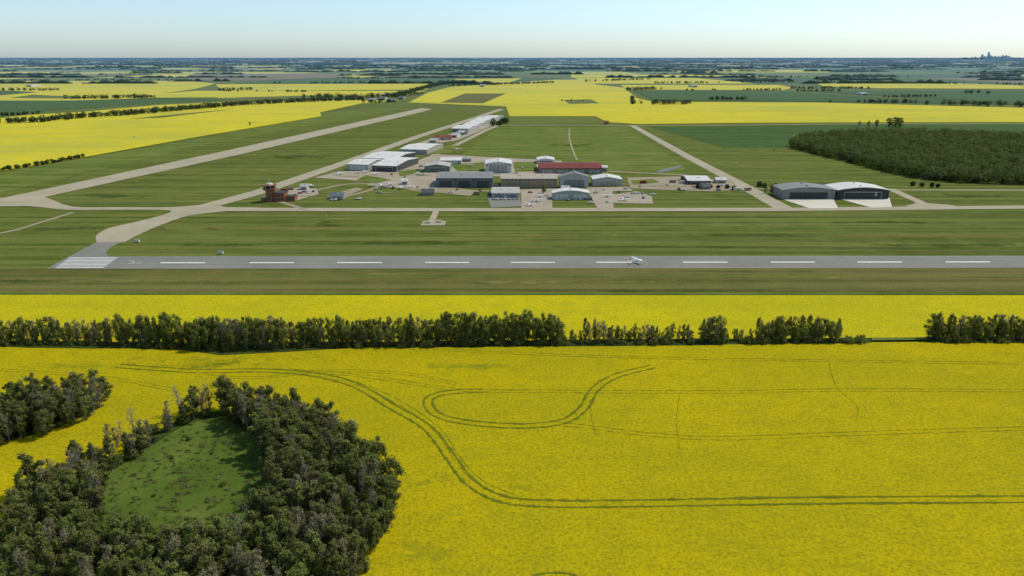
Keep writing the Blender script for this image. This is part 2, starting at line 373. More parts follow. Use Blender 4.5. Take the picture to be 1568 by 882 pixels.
# wheel tracks in the crop
TZ=0.98
tr=empty("wheel_tracks")
def track(pts,w=0.8,sep=2.4,mat=TRACK):
    g=[G(*p,TZ)[:2] for p in pts]; g=catmull(g,12)
    for sgn in ((-1,1) if sep else (0,)):
        q=[]
        for i in range(len(g)):
            a=np.array(g[max(0,i-1)]);b=np.array(g[min(len(g)-1,i+1)]);d=b-a;d/=np.linalg.norm(d)+1e-9
            q.append(tuple(np.array(g[i])+np.array([-d[1],d[0]])*sgn*sep/2))
        ribbon("tyre_rut",q,w,TZ+0.01*random.random(),mat,parent=tr,world=True,smooth=False,edge=True,wj=0.45)
track([(180,560),(300,568),(400,567),(480,573),(545,590),(600,622),(655,655),(690,700),(720,738),(770,764),(850,771),(1000,770),(1250,766),(1568,764),(1900,762)],1.45,3.2)
track([(440,568),(510,577),(570,596),(625,624),(672,660),(700,702),(735,738),(790,762)],0.8,2.2,TRACKF)
track([(1000,561),(945,575),(912,595),(893,625),(862,645),(800,652),(720,647),(675,637),(657,622),(660,608),(690,600),(740,598)],1.4,3.1)
track([(440,566),(560,576),(700,596),(850,599),(1100,600),(1300,597),(1568,598),(1900,598)],1.0,2.2,TRACKF)
track([(850,648),(920,656),(985,664),(1100,671),(1300,664),(1568,656),(1900,650)],1.0,2.4,TRACKF)
track([(903,612),(906,640),(913,668)],0.9,0,TRACKF); track([(1042,598),(1036,640),(1040,690)],0.5,0,TRACKF)
track([(1268,548),(1280,590),(1312,622),(1310,646)],0.6,0,TRACKF)
track([(600,532),(900,545),(1250,552),(1568,556),(1900,558)],0.9,2.0,TRACKF)
track([(0,566),(160,578),(280,600)],0.7,2,TRACKF)
track([(800,890),(830,878),(870,878),(900,890)],1.4,0,TRACK)
track([(300,575),(400,578),(500,568),(620,572),(700,588)],0.8,2.0,TRACKF)
for a in [(490,545,24,8),(300,560,30,10),(800,745,10,4),(640,740,14,8),(720,560,40,6),(120,560,30,8),(650,840,16,8),(300,550,60,5),(380,556,30,12)]:
    blotch("thin_crop_patch",*a,TZ-0.03,GPATCH,parent=tr)
# ---------------- pavements ----------------
poly("runway",[(72,411.5),(92,400),(110,392.5),(185,392.5),(2300,391),(2300,409.5),(1568,410),(784,411)],0.16,ASPH)
poly("taxiway",[(72,411),(122,384),(150,369.5),(188,370),(170,378),(162,386),(166,393),(112,394)],0.14,ASPH)
poly("taxiway",catmull([(148,371),(148,360),(168,349),(215,338),(250,329),(262,323),(240,321),(160,321),(100,321),(50,316),(0,316),(-300,320),(-300,300),(0,303),(60,300),(110,316),(180,317),(262,317),(320,313),(345,317)],4)+[(400,318),(400,323)]+catmull([(348,323),(290,330),(245,345),(215,358),(190,371)],4),0.18,CONC)
poly("runway",[(-300,372),(-300,340),(0,304),(330,234),(645,165.5),(662,167),(640,173),(360,238),(52,305),(30,314),(0,316)],0.2,CONC)
ribbon("taxiway",[(345,320.5),(800,321),(1195,320.5),(1568,317),(2200,313)],13,0.19,CONC,smooth=False)
ribbon("taxiway",[(300,320),(400,293),(470,269),(520,252),(562,237),(640,209),(720,183),(768,167)],[19,15],0.22,CONC,smooth=False)
ribbon("access_road",[(600,273),(640,249),(700,221),(745,199),(765,191)],9,0.2,CONC,smooth=False)
ribbon("access_road",[(765,192),(860,191.5),(975,192.5),(1300,190),(1568,189),(1900,188)],8,0.2,GRAVEL,smooth=False)
ribbon("access_road",[(968,192),(1050,238),(1130,280),(1200,319)],[12,16],0.21,CONC,smooth=False)
ribbon("access_road",[(930,262),(1050,268),(1130,287),(1200,291),(1390,291),(1568,291),(2000,290)],6,0.17,GRAVEL,smooth=False)
ribbon("taxiway",[(1363,289),(1392,302),(1412,311),(1415,317)],9,0.2,CONC)
poly("taxiway",[(1385,316),(1405,310),(1450,313),(1475,317)],0.17,CONC)
ribbon("track_path",[(-200,390),(0,357),(60,341),(112,325)],4,0.15,GRAVEL)
ribbon("track_path",[(668,323),(664,332),(660,340)],5,0.2,CONC); poly("concrete_pad",[(648,338.5),(684,338.5),(680,345),(644,345)],0.21,CONC)
# aprons
ap=empty("apron")
def apr(pts,m=APRON,z=0.24): poly("apron_slab",pts,z,m,parent=ap,wob=0)
apr([(480,272),(520,262),(600,262),(640,250),(660,262),(600,283),(530,275)])
apr([(560,283),(600,272),(670,268),(670,290),(755,292),(850,288),(960,286),(970,292),(890,294),(840,296),(640,290),(600,287)],APRON,0.25)
apr([(640,250),(665,236),(740,240),(860,246),(860,270),(740,270),(650,268)],APRON,0.27)
apr([(798,292),(845,292),(846,320),(798,320)],APRON,0.28); apr([(900,292),(938,290),(940,319),(915,320)],APRON,0.29)
apr([(935,298),(975,293),(998,300),(1000,312),(940,311)],APRON,0.26)
apr([(745,300),(796,300),(798,316),(752,318)],ASPH,0.30)
apr([(960,272),(1040,270),(1120,276),(1135,290),(1090,293),(1000,290),(965,288)],GRAVEL,0.26)
apr([(612,283),(640,279),(730,292),(720,300),(660,294)],GRAVEL,0.23)
apr([(430,292),(455,287),(485,289),(488,297),(450,308),(415,309)],APRON,0.23)
apr([(500,300),(545,287),(556,289),(520,305)],GRAVEL,0.24)
apr([(650,222),(700,215),(730,203),(760,190),(735,190),(690,205),(655,214),(630,222)],APRON,0.28)
apr([(1198,305),(1275,303),(1284,319),(1240,319)],WHITECONC,0.3); apr([(1280,303),(1362,303),(1366,317),(1335,318)],WHITECONC,0.3)
ribbon("access_road",[(470,294),(540,281),(600,284),(640,292),(700,296)],5,0.2,GRAVEL); ribbon("access_road",[(505,307),(560,293),(590,281)],5,0.2,GRAVEL)
ribbon("access_road",[(410,305),(440,312),(470,322)],5,0.2,GRAVEL)
# grass verges breaking the apron up
for pts in ([(690,252),(742,248),(742,262),(700,262)],[(786,248),(820,248),(824,262),(788,263)],[(560,268),(600,275),(575,281),(545,276)],[(860,292),(895,290),(900,287),(855,287)],[(610,262),(645,258),(650,264),(612,270)],[(668,226),(700,222),(690,234),(662,236)],[(965,276),(1000,274),(1010,279),(970,283)]):
    poly("grass_verge",pts,0.33,GR_LUSH,parent=ap)
for a in [(960,282,22,8),(1010,285,30,9),(1060,290,28,6),(540,270,20,6),(750,283,30,8),(590,295,15,5),(470,300,20,5),(1130,300,12,5),(860,300,15,4),(350,130,220,60),(480,125,200,50)]:
    blotch("worn_dirt",*a,0.36,DIRTP,parent=ap)
for a in [(870,215,60,60),(820,300,50,8),(300,300,60,20),(450,350,130,9),(760,360,160,7),(1100,345,120,8),(1400,360,120,7),(250,350,50,12),(1160,232,50,25),(1150,250,60,30),(600,180,80,80),(250,430,120,6),(900,432,160,5),(1250,425,120,5),(600,420,90,4),(520,335,40,8),(1250,372,150,7),(950,335,60,8),(400,260,60,40)]:
    blotch("pale_grass_patch",*a,0.13,LIGHTP,parent=ap)
for a in [(500,345,25,25),(640,372,90,7),(1000,378,120,6),(1350,340,90,9),(350,375,60,8),(100,350,60,12),(180,300,60,20),(450,240,60,40),(880,222,50,30),(1500,300,60,14),(60,430,80,6),(1050,445,150,4),(300,200,60,80),(760,335,60,7),(1150,360,80,6),(1480,375,120,7)]:
    blotch("damp_grass_patch",*a,0.125,DARKP,parent=ap)
ribbon("mown_line",[(-400,424),(2100,423)],2.2,0.115,GR); ribbon("mown_line",[(-400,438),(2100,437.5)],1.6,0.115,GR)
ribbon("ditch",[(-400,450),(2100,450)],3.0,0.13,GR_SCRUB)
for yy in (332,345,360,369,378,386): ribbon("mown_line",[(420 if yy<370 else 190,yy),(2100,yy-1)],random.uniform(1.2,3),0.06,GR_DRY)
for k_ in range(5):
    o_=k_*6; ribbon("mown_line",[(150-o_*3,300-o_*.2),(420,236-o_*.6),(600,190-o_*.4)],2.5,0.12,GR_DRY)
ribbon("track_path",[(872,197),(872,212),(878,232),(884,245)],2.5,0.14,GRAVEL,edge=False)
# pond
pm=M("pond_water_mat",0.35,0.25); POND=pm.out((0.10,0.105,0.08))
poly("pond",[(1005,262),(1020,258),(1042,253),(1043,255),(1026,261),(1010,264)],0.2,POND)
# ---------------- runway markings ----------------
mk=empty("runway_markings")
def mark(pts): poly("paint",pts,0.24,WHITE,parent=mk)
for i in range(8):
    ya=394.0+i*2.15; yb_=ya+1.0; x0=107-i*3.0
    mark([(x0,ya),(x0+74,ya),(x0+72.5,yb_),(x0-1.5,yb_)])
for x0 in [246,382,517,651,782,913,1046,1180,1313,1448,1583,1718,1853]:
    yy=402.3-1.6*(x0-246)/1568; mark([(x0,yy-0.8),(x0+68,yy-0.85),(x0+68,yy+0.75),(x0,yy+0.8)])
# designation digits
for x0,segs in ((196,[(0,399.6,9,400.3),(0,403,10,403.7),(8,399.6,10,403.7),(4,401.2,8,401.8)]),(209,[(0,401.2,10,401.9),(0,403,6,403.7)])):
    for j,(a,b,c,d) in enumerate(segs): poly("paint",[(x0+a,b),(x0+c,b),(x0+c,d),(x0+a,d)],0.24+0.01*j,FADED,parent=mk)
for yy in (393.3,410.0):
    poly("paint",[(190,yy),(2200,yy-1.2),(2200,yy-0.95),(190,yy+0.2)],0.23,FADED,parent=mk)
# ---------------- buildings ----------------
def metal(name,c,var=0.15,rough=0.6,axis_='x'):
    m=M(name,rough,0.12); n=m.noise(0.15,4); st=m.noise(1.0,2,m.scaled(1.2,1.2,0.02))
    d=tuple(x*(1-var*1.6) for x in c)
    col=m.mix(m.ramp(n,0.35,0.7),c,tuple(x*(1-var) for x in c)); col=m.mix(m.ramp(st,0.45,0.65,0,0.6),col,d)
    return m.out(m.haze(col))
W_={k:metal(k+"_cladding_mat",c) for k,c in dict(white=(0.69,0.67,0.62),grey=(0.26,0.26,0.245),dark=(0.09,0.095,0.095),blue=(0.14,0.165,0.185),tan=(0.33,0.27,0.19),green=(0.16,0.20,0.165),red=(0.20,0.045,0.03),light=(0.46,0.45,0.415),beige=(0.45,0.40,0.31),brick=(0.30,0.13,0.07),charcoal=(0.065,0.067,0.066)).items()}
gm=M("window_glass_mat",0.1,0.6); GLASS=gm.out((0.03,0.04,0.05))
def box(vs,fs,mi,x0,y0,z0,x1,y1,z1,m):
    b=len(vs); vs+=[(x0,y0,z0),(x1,y0,z0),(x1,y1,z0),(x0,y1,z0),(x0,y0,z1),(x1,y0,z1),(x1,y1,z1),(x0,y1,z1)]
    for f in [(0,3,2,1),(4,5,6,7),(0,1,5,4),(1,2,6,5),(2,3,7,6),(3,0,4,7)]: fs.append(tuple(b+q for q in f)); mi.append(m)
def hangar(x0,x1,yb,ye,yt,style,wall,roof,door='grey',rot=0,name="aircraft_hangar",ndoor=1,rise=None,depth=None,trim='white',wins=False):
    A=G(x0,yb);B=G(x1,yb); Wd=B[0]-A[0]; Yf=A[1]; h=max(3.0,zat(ye,Yf))
    rise=rise if rise is not None else (Wd*0.08 if style in('gableF','arch') else 2.0 if style=='gableS' else 0.6)
    if depth is None:
        d=Yat(yt,h+rise)-Yf; depth=2*d if style=='gableS' else d
        depth=min(max(depth,Wd*0.35,8),70)
    vs=[];fs=[];mi=[]; a=-Wd/2; b=Wd/2
    if style=='gableS': prof=[(0,h),(depth/2,h+rise),(depth,h)]
    elif style=='gableF': prof=[(a,h),(0,h+rise),(b,h)]
    elif style=='flat': prof=[(a,h),(0,h+rise*0.5),(b,h)]
    elif style=='arch': prof=[(a+Wd*i/12,h+rise*math.sin(math.pi*i/12)) for i in range(13)]
    if style=='gableS': conv=lambda p,q:(q,p[0],p[1]); q0,q1=a,b
    else: conv=lambda p,q:(p[0],q,p[1]); q0,q1=0,depth
    full=[(prof[0][0],0)]+prof+[(prof[-1][0],0)]; nf=len(full)
    for q in (q0,q1): vs+=[conv(p,q) for p in full]
    fs+=[tuple(range(nf)),tuple(range(2*nf-1,nf-1,-1))]; mi+=[0,0]
    for i in (0,nf-2): fs.append((i,i+1,i+1+nf,i+nf)); mi.append(0)
    # roof slab with overhang
    e=0.5; rp=list(prof); 
    rp=[(rp[0][0]-e,rp[0][1]-0.1)]+rp[1:-1]+[(rp[-1][0]+e,rp[-1][1]-0.1)]
    base=len(vs); m=len(rp)
    for q in (q0-e,q1+e):
        vs+=[conv((p[0],p[1]+0.45),q) for p in rp]; vs+=[conv((p[0],p[1]+0.06),q) for p in rp]
    for i in range(m-1):
        t=base; fs.append((t+i,t+i+1,t+2*m+i+1,t+2*m+i)); mi.append(1)
        fs.append((t+m+i,t+m+i+1,t+3*m+i+1,t+3*m+i)); mi.append(3)
        fs.append((t+i,t+i+1,t+m+i+1,t+m+i)); mi.append(3); fs.append((t+2*m+i,t+2*m+i+1,t+3*m+i+1,t+3*m+i)); mi.append(3)
    for i in (0,m-1): fs.append((base+i,base+m+i,base+3*m+i,base+2*m+i)); mi.append(3)
    # doors: big sliding leaves with seams
    for k in range(ndoor):
        sw=Wd/ndoor; cx=a+sw*(k+0.5); dw=sw*0.72; dh=h*0.78
        box(vs,fs,mi,cx-dw/2,-0.12,0.05,cx+dw/2,-0.01,dh,2)
        nl=max(3,int(dw/4.5))
        for j in range(nl+1):
            xx=cx-dw/2+dw*j/nl; box(vs,fs,mi,xx-0.12,-0.2,0.05,xx+0.12,-0.125,dh,3 if j in(0,nl) else 4)
        box(vs,fs,mi,cx-dw/2-.1,-0.22,dh+0.01,cx+dw/2+.1,-0.01,dh+0.35,3)
    if wins:
        nw=int(Wd/4)
        for j in range(nw):
            xx=a+(j+0.5)*Wd/nw; box(vs,fs,mi,xx-0.8,-0.25,h*0.82,xx+0.8,-0.23,h*0.93,4)
    # side personnel doors, windows, roof vents
    for sx in (a-0.08,b+0.01):
        for j in range(max(2,int(depth/7))):
            yy=(j+0.5)*depth/max(2,int(depth/7)); box(vs,fs,mi,sx,yy-0.8,1.2,sx+0.07,yy+0.8,2.4,4)
        box(vs,fs,mi,sx,1.5,0.05,sx+0.07,2.5,2.1,3)
    for j in range(max(1,int(depth/10))):
        yy=(j+0.5)*depth/max(1,int(depth/10)); zz=h+rise+0.3 if style!='gableS' else h+rise*0.55
        xx=0 if style!='gableS' else a+Wd*(0.2+0.6*random.random())
        if style=='gableS': yy=depth*0.3
        box(vs,fs,mi,xx-0.6,yy-0.6,zz,xx+0.6,yy+0.6,zz+1.0,3)
    ob=add(name,vs,fs,[W_[wall],W_[roof],W_[door],W_[trim],GLASS,W_['grey']],mi)
    ob.location=((A[0]+B[0])/2,Yf,0.0); ob.rotation_euler=(0,0,math.radians(rot)); return ob
hangar(530,565,261,252,245,'gableS','light','white','white',-13)
hangar(553,608,251,243,235,'gableS','charcoal','white','dark',-13)
hangar(569,608,263,254,244,'gableS','dark','white','dark',-13)
hangar(611,655,236,229,222,'gableS','beige','white','light',-13,ndoor=2)
hangar(650,688,264,255,247,'gableF','green','light','green')
hangar(674,706,252,246,241,'gableS','light','white','white')
hangar(668,754,287,273,265,'gableS','blue','grey','dark',ndoor=3,trim='light',wins=True)
hangar(743,783,265,251,242,'gableF','white','white','light',wins=True)
hangar(767,853,288,274,267,'gableS','tan','beige','tan',ndoor=2,wins=True,trim='beige')
hangar(823,849,251,245,239,'gableF','white','white','grey')
hangar(826,922,266,258,250.5,'gableS','tan','red','light',ndoor=4,trim='red')
hangar(857,901,288,271,263,'gableF','light','grey','grey',rise=4)
hangar(908,952,285,275,266,'gableF','light','white','beige',rise=2.5)
hangar(846,902,306,296,288,'arch','light','white','white',ndoor=2,rise=2.2)
hangar(753,795,303,296,288,'gableS','light','light','grey',ndoor=2,name="maintenance_building",wins=True)
hangar(1197,1278,305,291.5,284,'arch','grey','grey','charcoal',rise=2.4,depth=26,trim='grey')
hangar(1281,1360,305,291.5,283,'arch','charcoal','white','charcoal',rise=2.4,depth=28)
hangar(1053,1088,283,277,270,'gableS','charcoal','white','dark',name="storage_shed")
hangar(665,690,214.5,211,207,'gableS','red','red','light',name="storage_shed",ndoor=2)
for (a,b,c) in [(690,718,202),(706,728,197.5),(716,738,193),(726,748,188.5),(738,758,186)]:
    hangar(a,b,c,c-5,c-9.5,'gableS','dark' if random.random()<.5 else 'light','white','grey',-13,ndoor=2)
for (a,b,c,s) in [(640,652,231,'white'),(657,668,219,'beige'),(700,710,207,'dark'),(690,700,211,'white'),(748,762,184,'white')]:
    hangar(a,b,c,c-4,c-7,'gableS',s,'light','grey',-13,name="storage_shed")
for (a,b,c,s,r) in [(505,526,305,'light','blue'),(646,664,299,'green','dark'),(615,624,283,'white','white'),(460,470,291,'white','light'),(1075,1088,290,'green','dark'),(912,930,262,'light','white'),(1096,1112,281,'light','white'),(860,872,294,'tan','light'),(706,722,248,'white','light'),(1440,1452,275,'tan','light'),(1420,1432,273,'light','white')]:
    hangar(a,b,c,c-5,c-8,'gableS',s,r,'grey',name="storage_shed")
# painted figure on right hangar (flat marking on the cladding)
c=G(1338,305); vs=[];fs=[];mi=[]
for (x0,z0,x1,z1) in [(0,5.6,2,6.1),(0,4.2,2,4.7),(0,2.8,2,3.3),(1.6,3.31,2,4.19),(1.6,4.71,2,5.59)]: box(vs,fs,mi,x0,-0.05,z0,x1,0,z1,0)
ob=add("hangar_number_sign",vs,fs,W_['white']); ob.location=(c[0],c[1]-0.35,0)
# houses near tree line far left + farms
for (a,b,c,s,r) in [(563,573,155,'beige','grey'),(578,590,153,'white','dark'),(594,604,156,'light','blue'),(610,618,152,'beige','dark'),(583,591,147.5,'white','light'),(735,742,133,'white','grey'),(925,932,190,'beige','red'),(40,48,133,'white','light'),(1060,1068,134,'white','light'),(1320,1329,146,'white','light'),(930,938,118,'white','light')]:
    hangar(a,b,c,c-2.6,c-4.5,'gableS',s,r,'dark',name="farmhouse",rise=2.5)
# control tower
def control_tower():
    e=empty("control_tower",G(415,308)); 
    vs=[];fs=[];mi=[]
    def frust(r0,r1,z0,z1,m,n=8,cx=0,cy=0):
        b=len(vs)
        for r,z in((r0,z0),(r1,z1)):
            for i in range(n):
                a=2*math.pi*(i+0.5)/n; vs.append((cx+r*math.cos(a),cy+r*math.sin(a),z))
        for i in range(n): fs.append((b+i,b+(i+1)%n,b+n+(i+1)%n,b+n+i)); mi.append(m)
        fs.append(tuple(b+i for i in range(n))[::-1]); mi.append(m); fs.append(tuple(b+n+i for i in range(n))); mi.append(m)
    frust(4.0,3.8,0,9.2,0); frust(3.9,6.2,9.21,10.6,0); frust(6.4,6.4,10.61,11.4,1)
    frust(4.6,5.5,11.41,13.8,2); frust(6.2,6.2,13.81,14.5,1); frust(3.0,2.6,14.51,15.6,3); frust(0.15,0.1,15.61,20,3)
    for i in range(8):
        a=2*math.pi*(i+0.5)/8; x,y=5.15*math.cos(a),5.15*math.sin(a); box(vs,fs,mi,x-.15,y-.15,11.42,x+.15,y+.15,13.79,3)
    for z in (2.5,5.5): box(vs,fs,mi,-1,-4.0,z,1,-3.72,z+1.3,2)
    add("tower_shaft_and_cab",vs,fs,[W_['brick'],W_['brick'],GLASS,W_['white']],mi,parent=e)
    vs=[];fs=[];mi=[]
    box(vs,fs,mi,3.9,-3,0,13,8,7.2,0); box(vs,fs,mi,3.7,-3.2,7.21,13.2,8.2,7.7,1); box(vs,fs,mi,13.01,-1,0,21,8,4.0,0); box(vs,fs,mi,13.21,-1.2,4.01,21.2,8.2,4.4,1)
    for z in (1.5,4.8):
        for x in (5.2,7.6,10): box(vs,fs,mi,x,-3.08,z,x+1.4,-3.003,z+1.3,2)
    for x in (14,16,18.5): box(vs,fs,mi,x,-1.08,1.2,x+1.3,-1.003,2.6,2)
    box(vs,fs,mi,-8,-1,0,-4.2,4,3.2,0); box(vs,fs,mi,-8.2,-1.2,3.21,-4.21,4.2,3.6,3)
    add("base_building",vs,fs,[W_['brick'],W_['charcoal'],GLASS,W_['white']],mi,parent=e)
control_tower()
# ---------------- vehicles ----------------
def solid(name,c,r=0.35,s=0.5): m=M(name,r,s); n=m.noise(2.0,2); return m.out(m.mix(m.ramp(n,0.4,0.7,0,0.3),c,tuple(x*0.8 for x in c)))
TYRE=solid("tyre_mat",(0.03,0.03,0.03),0.9,0.1)
def cyl(vs,fs,mi,cx,cy,cz,r,w,m,n=12,ax='y'):
    b=len(vs)
    for s in (-w/2,w/2):
        for i in range(n):
            a=2*math.pi*i/n; u,v=r*math.cos(a),r*math.sin(a)
            vs.append((cx+u,cy+s,cz+v) if ax=='y' else (cx+s,cy+u,cz+v))
    for i in range(n): fs.append((b+i,b+(i+1)%n,b+n+(i+1)%n,b+n+i)); mi.append(m)
    fs.append(tuple(b+i for i in range(n))); mi.append(m); fs.append(tuple(b+n+i for i in range(n))); mi.append(m)
def car_mesh(name,paint,truck=False):
    vs=[];fs=[];mi=[]
    if truck: prof=[(-2.7,.5),(-2.7,1.05),(-0.6,1.1),(-0.6,1.15),(-0.4,1.85),(1.0,1.85),(1.5,1.15),(2.6,1.0),(2.75,.5)]
    else: prof=[(-2.2,.4),(-2.25,.9),(-1.9,1.0),(-1.3,1.48),(0.3,1.5),(1.1,1.0),(2.1,.85),(2.25,.4)]
    n=len(prof); hw=0.9
    for s in (-1,1):
        for p in prof: 
            k=hw-(0.18 if p[1]>1.2 else 0); vs.append((p[0],s*k,p[1]))
    fs.append(tuple(range(n))); mi.append(0); fs.append(tuple(range(2*n-1,n-1,-1))); mi.append(0)
    for i in range(n):
        j=(i+1)%n; up=max(prof[i][1],prof[j][1])>1.3 and abs(prof[i][1]-prof[j][1])>0.3
        fs.append((i,j,j+n,i+n)); mi.append(1 if up else 0)
    if truck: box(vs,fs,mi,-0.35,-.86,1.22,1.05,.86,1.7,1)
    else: box(vs,fs,mi,-1.25,-.84,1.05,0.5,.84,1.38,1)
    for x in ((-1.75,1.75) if truck else (-1.4,1.4)):
        for y in (-.82,.82): cyl(vs,fs,mi,x,y,.36,.36,.24,2)
    box(vs,fs,mi,2.2 if not truck else 2.7,-.8,.6,2.27 if not truck else 2.78,-.5,.8,3); box(vs,fs,mi,2.2 if not truck else 2.7,.5,.6,2.27 if not truck else 2.78,.8,.8,3)
    me=bpy.data.meshes.new(name); me.from_pydata(vs,[],fs)
    for m in (paint,GLASS,TYRE,W_['white']): me.materials.append(m)
    me.polygons.foreach_set("material_index",mi); me.update(); return me
paints=[solid("car_paint_"+n,c) for n,c in dict(white=(.75,.75,.75),silver=(.4,.42,.43),black=(.03,.03,.035),red=(.35,.03,.02),blue=(.04,.09,.25)).items()]
cars=[car_mesh("car_mesh",p,False) for p in paints]; trucks=[car_mesh("pickup_mesh",p,True) for p in paints]
def car(px,py,rot=None):
    t=random.random()<.45; me=(trucks if t else cars)[random.choice([0,0,0,1,1,2,3,4])]
    o=bpy.data.objects.new("pickup_truck" if t else "parked_car",me); scene.collection.objects.link(o)
    g=G(px,py); o.location=(g[0],g[1],0.32); o.rotation_euler=(0,0,math.radians(rot if rot is not None else random.choice([0,90,80,95,180])))
for x in range(880,906,5): car(x,305.5+random.uniform(-.3,.3),90)
for x in list(range(756,794,6)): car(x,306,90)
for x in (968,973,978,984): car(x,297,90)
for x in (508,514,520,546,551): car(x,307-0.2*(x-508)/5,80)
for x,yq in [(460,297),(466,295),(473,296),(480,294),(452,300),(575,290),(588,288),(602,289),(640,287),(700,291),(735,293),(750,296),(812,296),(838,300),(912,296),(925,291),(948,296),(958,290),(1040,291),(1046,292),(1062,287),(1100,292),(1106,285),(870,307),(640,262),(645,256),(720,262),(725,268),(790,266),(800,258),(860,262),(600,268),(655,240),(665,232),(715,206),(672,219),(680,221),(1000,299),(760,285),(960,303),(815,312),(905,312),(930,310),(985,304),(620,272),(548,266),(700,270),(856,255),(980,286),(1022,284),(1075,289),(690,296),(580,296)]: car(x,yq)
def plane_mesh(name,paint,stripe):
    vs=[];fs=[];mi=[]
    secs=[(3.9,1.15,.12,.14),(3.6,1.15,.45,.42),(2.6,1.2,.58,.55),(1.4,1.3,.62,.75),(0,1.35,.6,.8),(-1.2,1.35,.45,.6),(-2.8,1.4,.26,.34),(-4.6,1.5,.08,.14)]
    N=10
    for (x,z,hw,hh) in secs:
        for i in range(N):
            a=2*math.pi*i/N; vs.append((x,hw*math.cos(a),z+hh*math.sin(a)))
    for s in range(len(secs)-1):
        for i in range(N):
            fs.append((s*N+i,s*N+(i+1)%N,(s+1)*N+(i+1)%N,(s+1)*N+i)); mi.append(1 if (s in(2,3) and 1<=i<=3) else 2 if i in(0,5,9) and s>3 else 0)
    fs.append(tuple(range(N))); mi.append(0); fs.append(tuple(range((len(secs)-1)*N,len(secs)*N))); mi.append(0)
    def slab(P,t,m):
        b=len(vs); k=len(P)
        for d in (-t/2,t/2): vs.extend([(p[0],p[1],p[2]+d) for p in P])
        fs.append(tuple(range(b,b+k))); mi.append(m); fs.append(tuple(range(b+k,b+2*k))); mi.append(m)
        for i in range(k): fs.append((b+i,b+(i+1)%k,b+k+(i+1)%k,b+k+i)); mi.append(m)
    slab([(1.5,0,2.1),(1.5,2.5,2.12),(1.2,5.4,2.2),(0.1,5.4,2.2),(-.1,2.5,2.12),(-.1,0,2.1),(-.1,-2.5,2.12),(0.1,-5.4,2.2),(1.2,-5.4,2.2),(1.5,-2.5,2.12)],.18,0)
    slab([(-3.6,0,1.5),(-3.8,1.7,1.5),(-4.5,1.7,1.5),(-4.7,0,1.5),(-4.5,-1.7,1.5),(-3.8,-1.7,1.5)],.1,0)
    b=len(vs); F_=[(-3.2,1.6),(-4.2,3.0),(-4.8,3.0),(-4.7,1.5)]
    for d in(-.06,.06): vs.extend([(p[0],d,p[1]) for p in F_])
    fs.append((b,b+1,b+2,b+3)); fs.append((b+4,b+5,b+6,b+7)); mi+=[2,2]
    for i in range(4): fs.append((b+i,b+(i+1)%4,b+4+(i+1)%4,b+4+i)); mi.append(2)
    for x,y in((2.9,0),(0.2,1.2),(0.2,-1.2)):
        cyl(vs,fs,mi,x,y,.25,.25,.16,3); box(vs,fs,mi,x-.05,y-.05,.4,x+.05,y*0.6+.05 if y>0 else y+.3,1.0,0)
    box(vs,fs,mi,3.92,-.95,1.08,3.97,.95,1.22,3)
    for s in(-1,1):
        b=len(vs); vs.extend([(.7,s*.55,1.0),(.85,s*.55,1.0),(.85,s*2.6,2.05),(.7,s*2.6,2.05)]); fs.append((b,b+1,b+2,b+3)); mi.append(0)
    me=bpy.data.meshes.new(name); me.from_pydata(vs,[],fs)
    for m in (paint,GLASS,stripe,TYRE): me.materials.append(m)
    me.polygons.foreach_set("material_index",mi); me.update(); return me
PL=[plane_mesh("airplane_mesh",paints[0],paints[i]) for i in (3,4,1)]
def plane(px,py,rot,i=0,sc=1,z=0.33):
    o=bpy.data.objects.new("light_airplane",PL[i]); scene.collection.objects.link(o); g=G(px,py); o.location=(g[0],g[1],z); o.rotation_euler=(0,0,math.radians(rot)); o.scale=(sc,)*3
plane(974,403,25,2,1.05,0.26)
for i,(x,yq,r) in enumerate([(585,286,60),(597,284,70),(615,290,200),(628,288,80),(823,309,90),(828,302,80),(930,302,270),(955,308,45),(750,270,90),(800,270,20),(610,255,75),(720,255,120),(700,230,75),(560,265,75),(575,268,75),(475,287,30),(520,268,60),(640,268,30),(812,316,60)]): plane(x,yq,r,i%3)
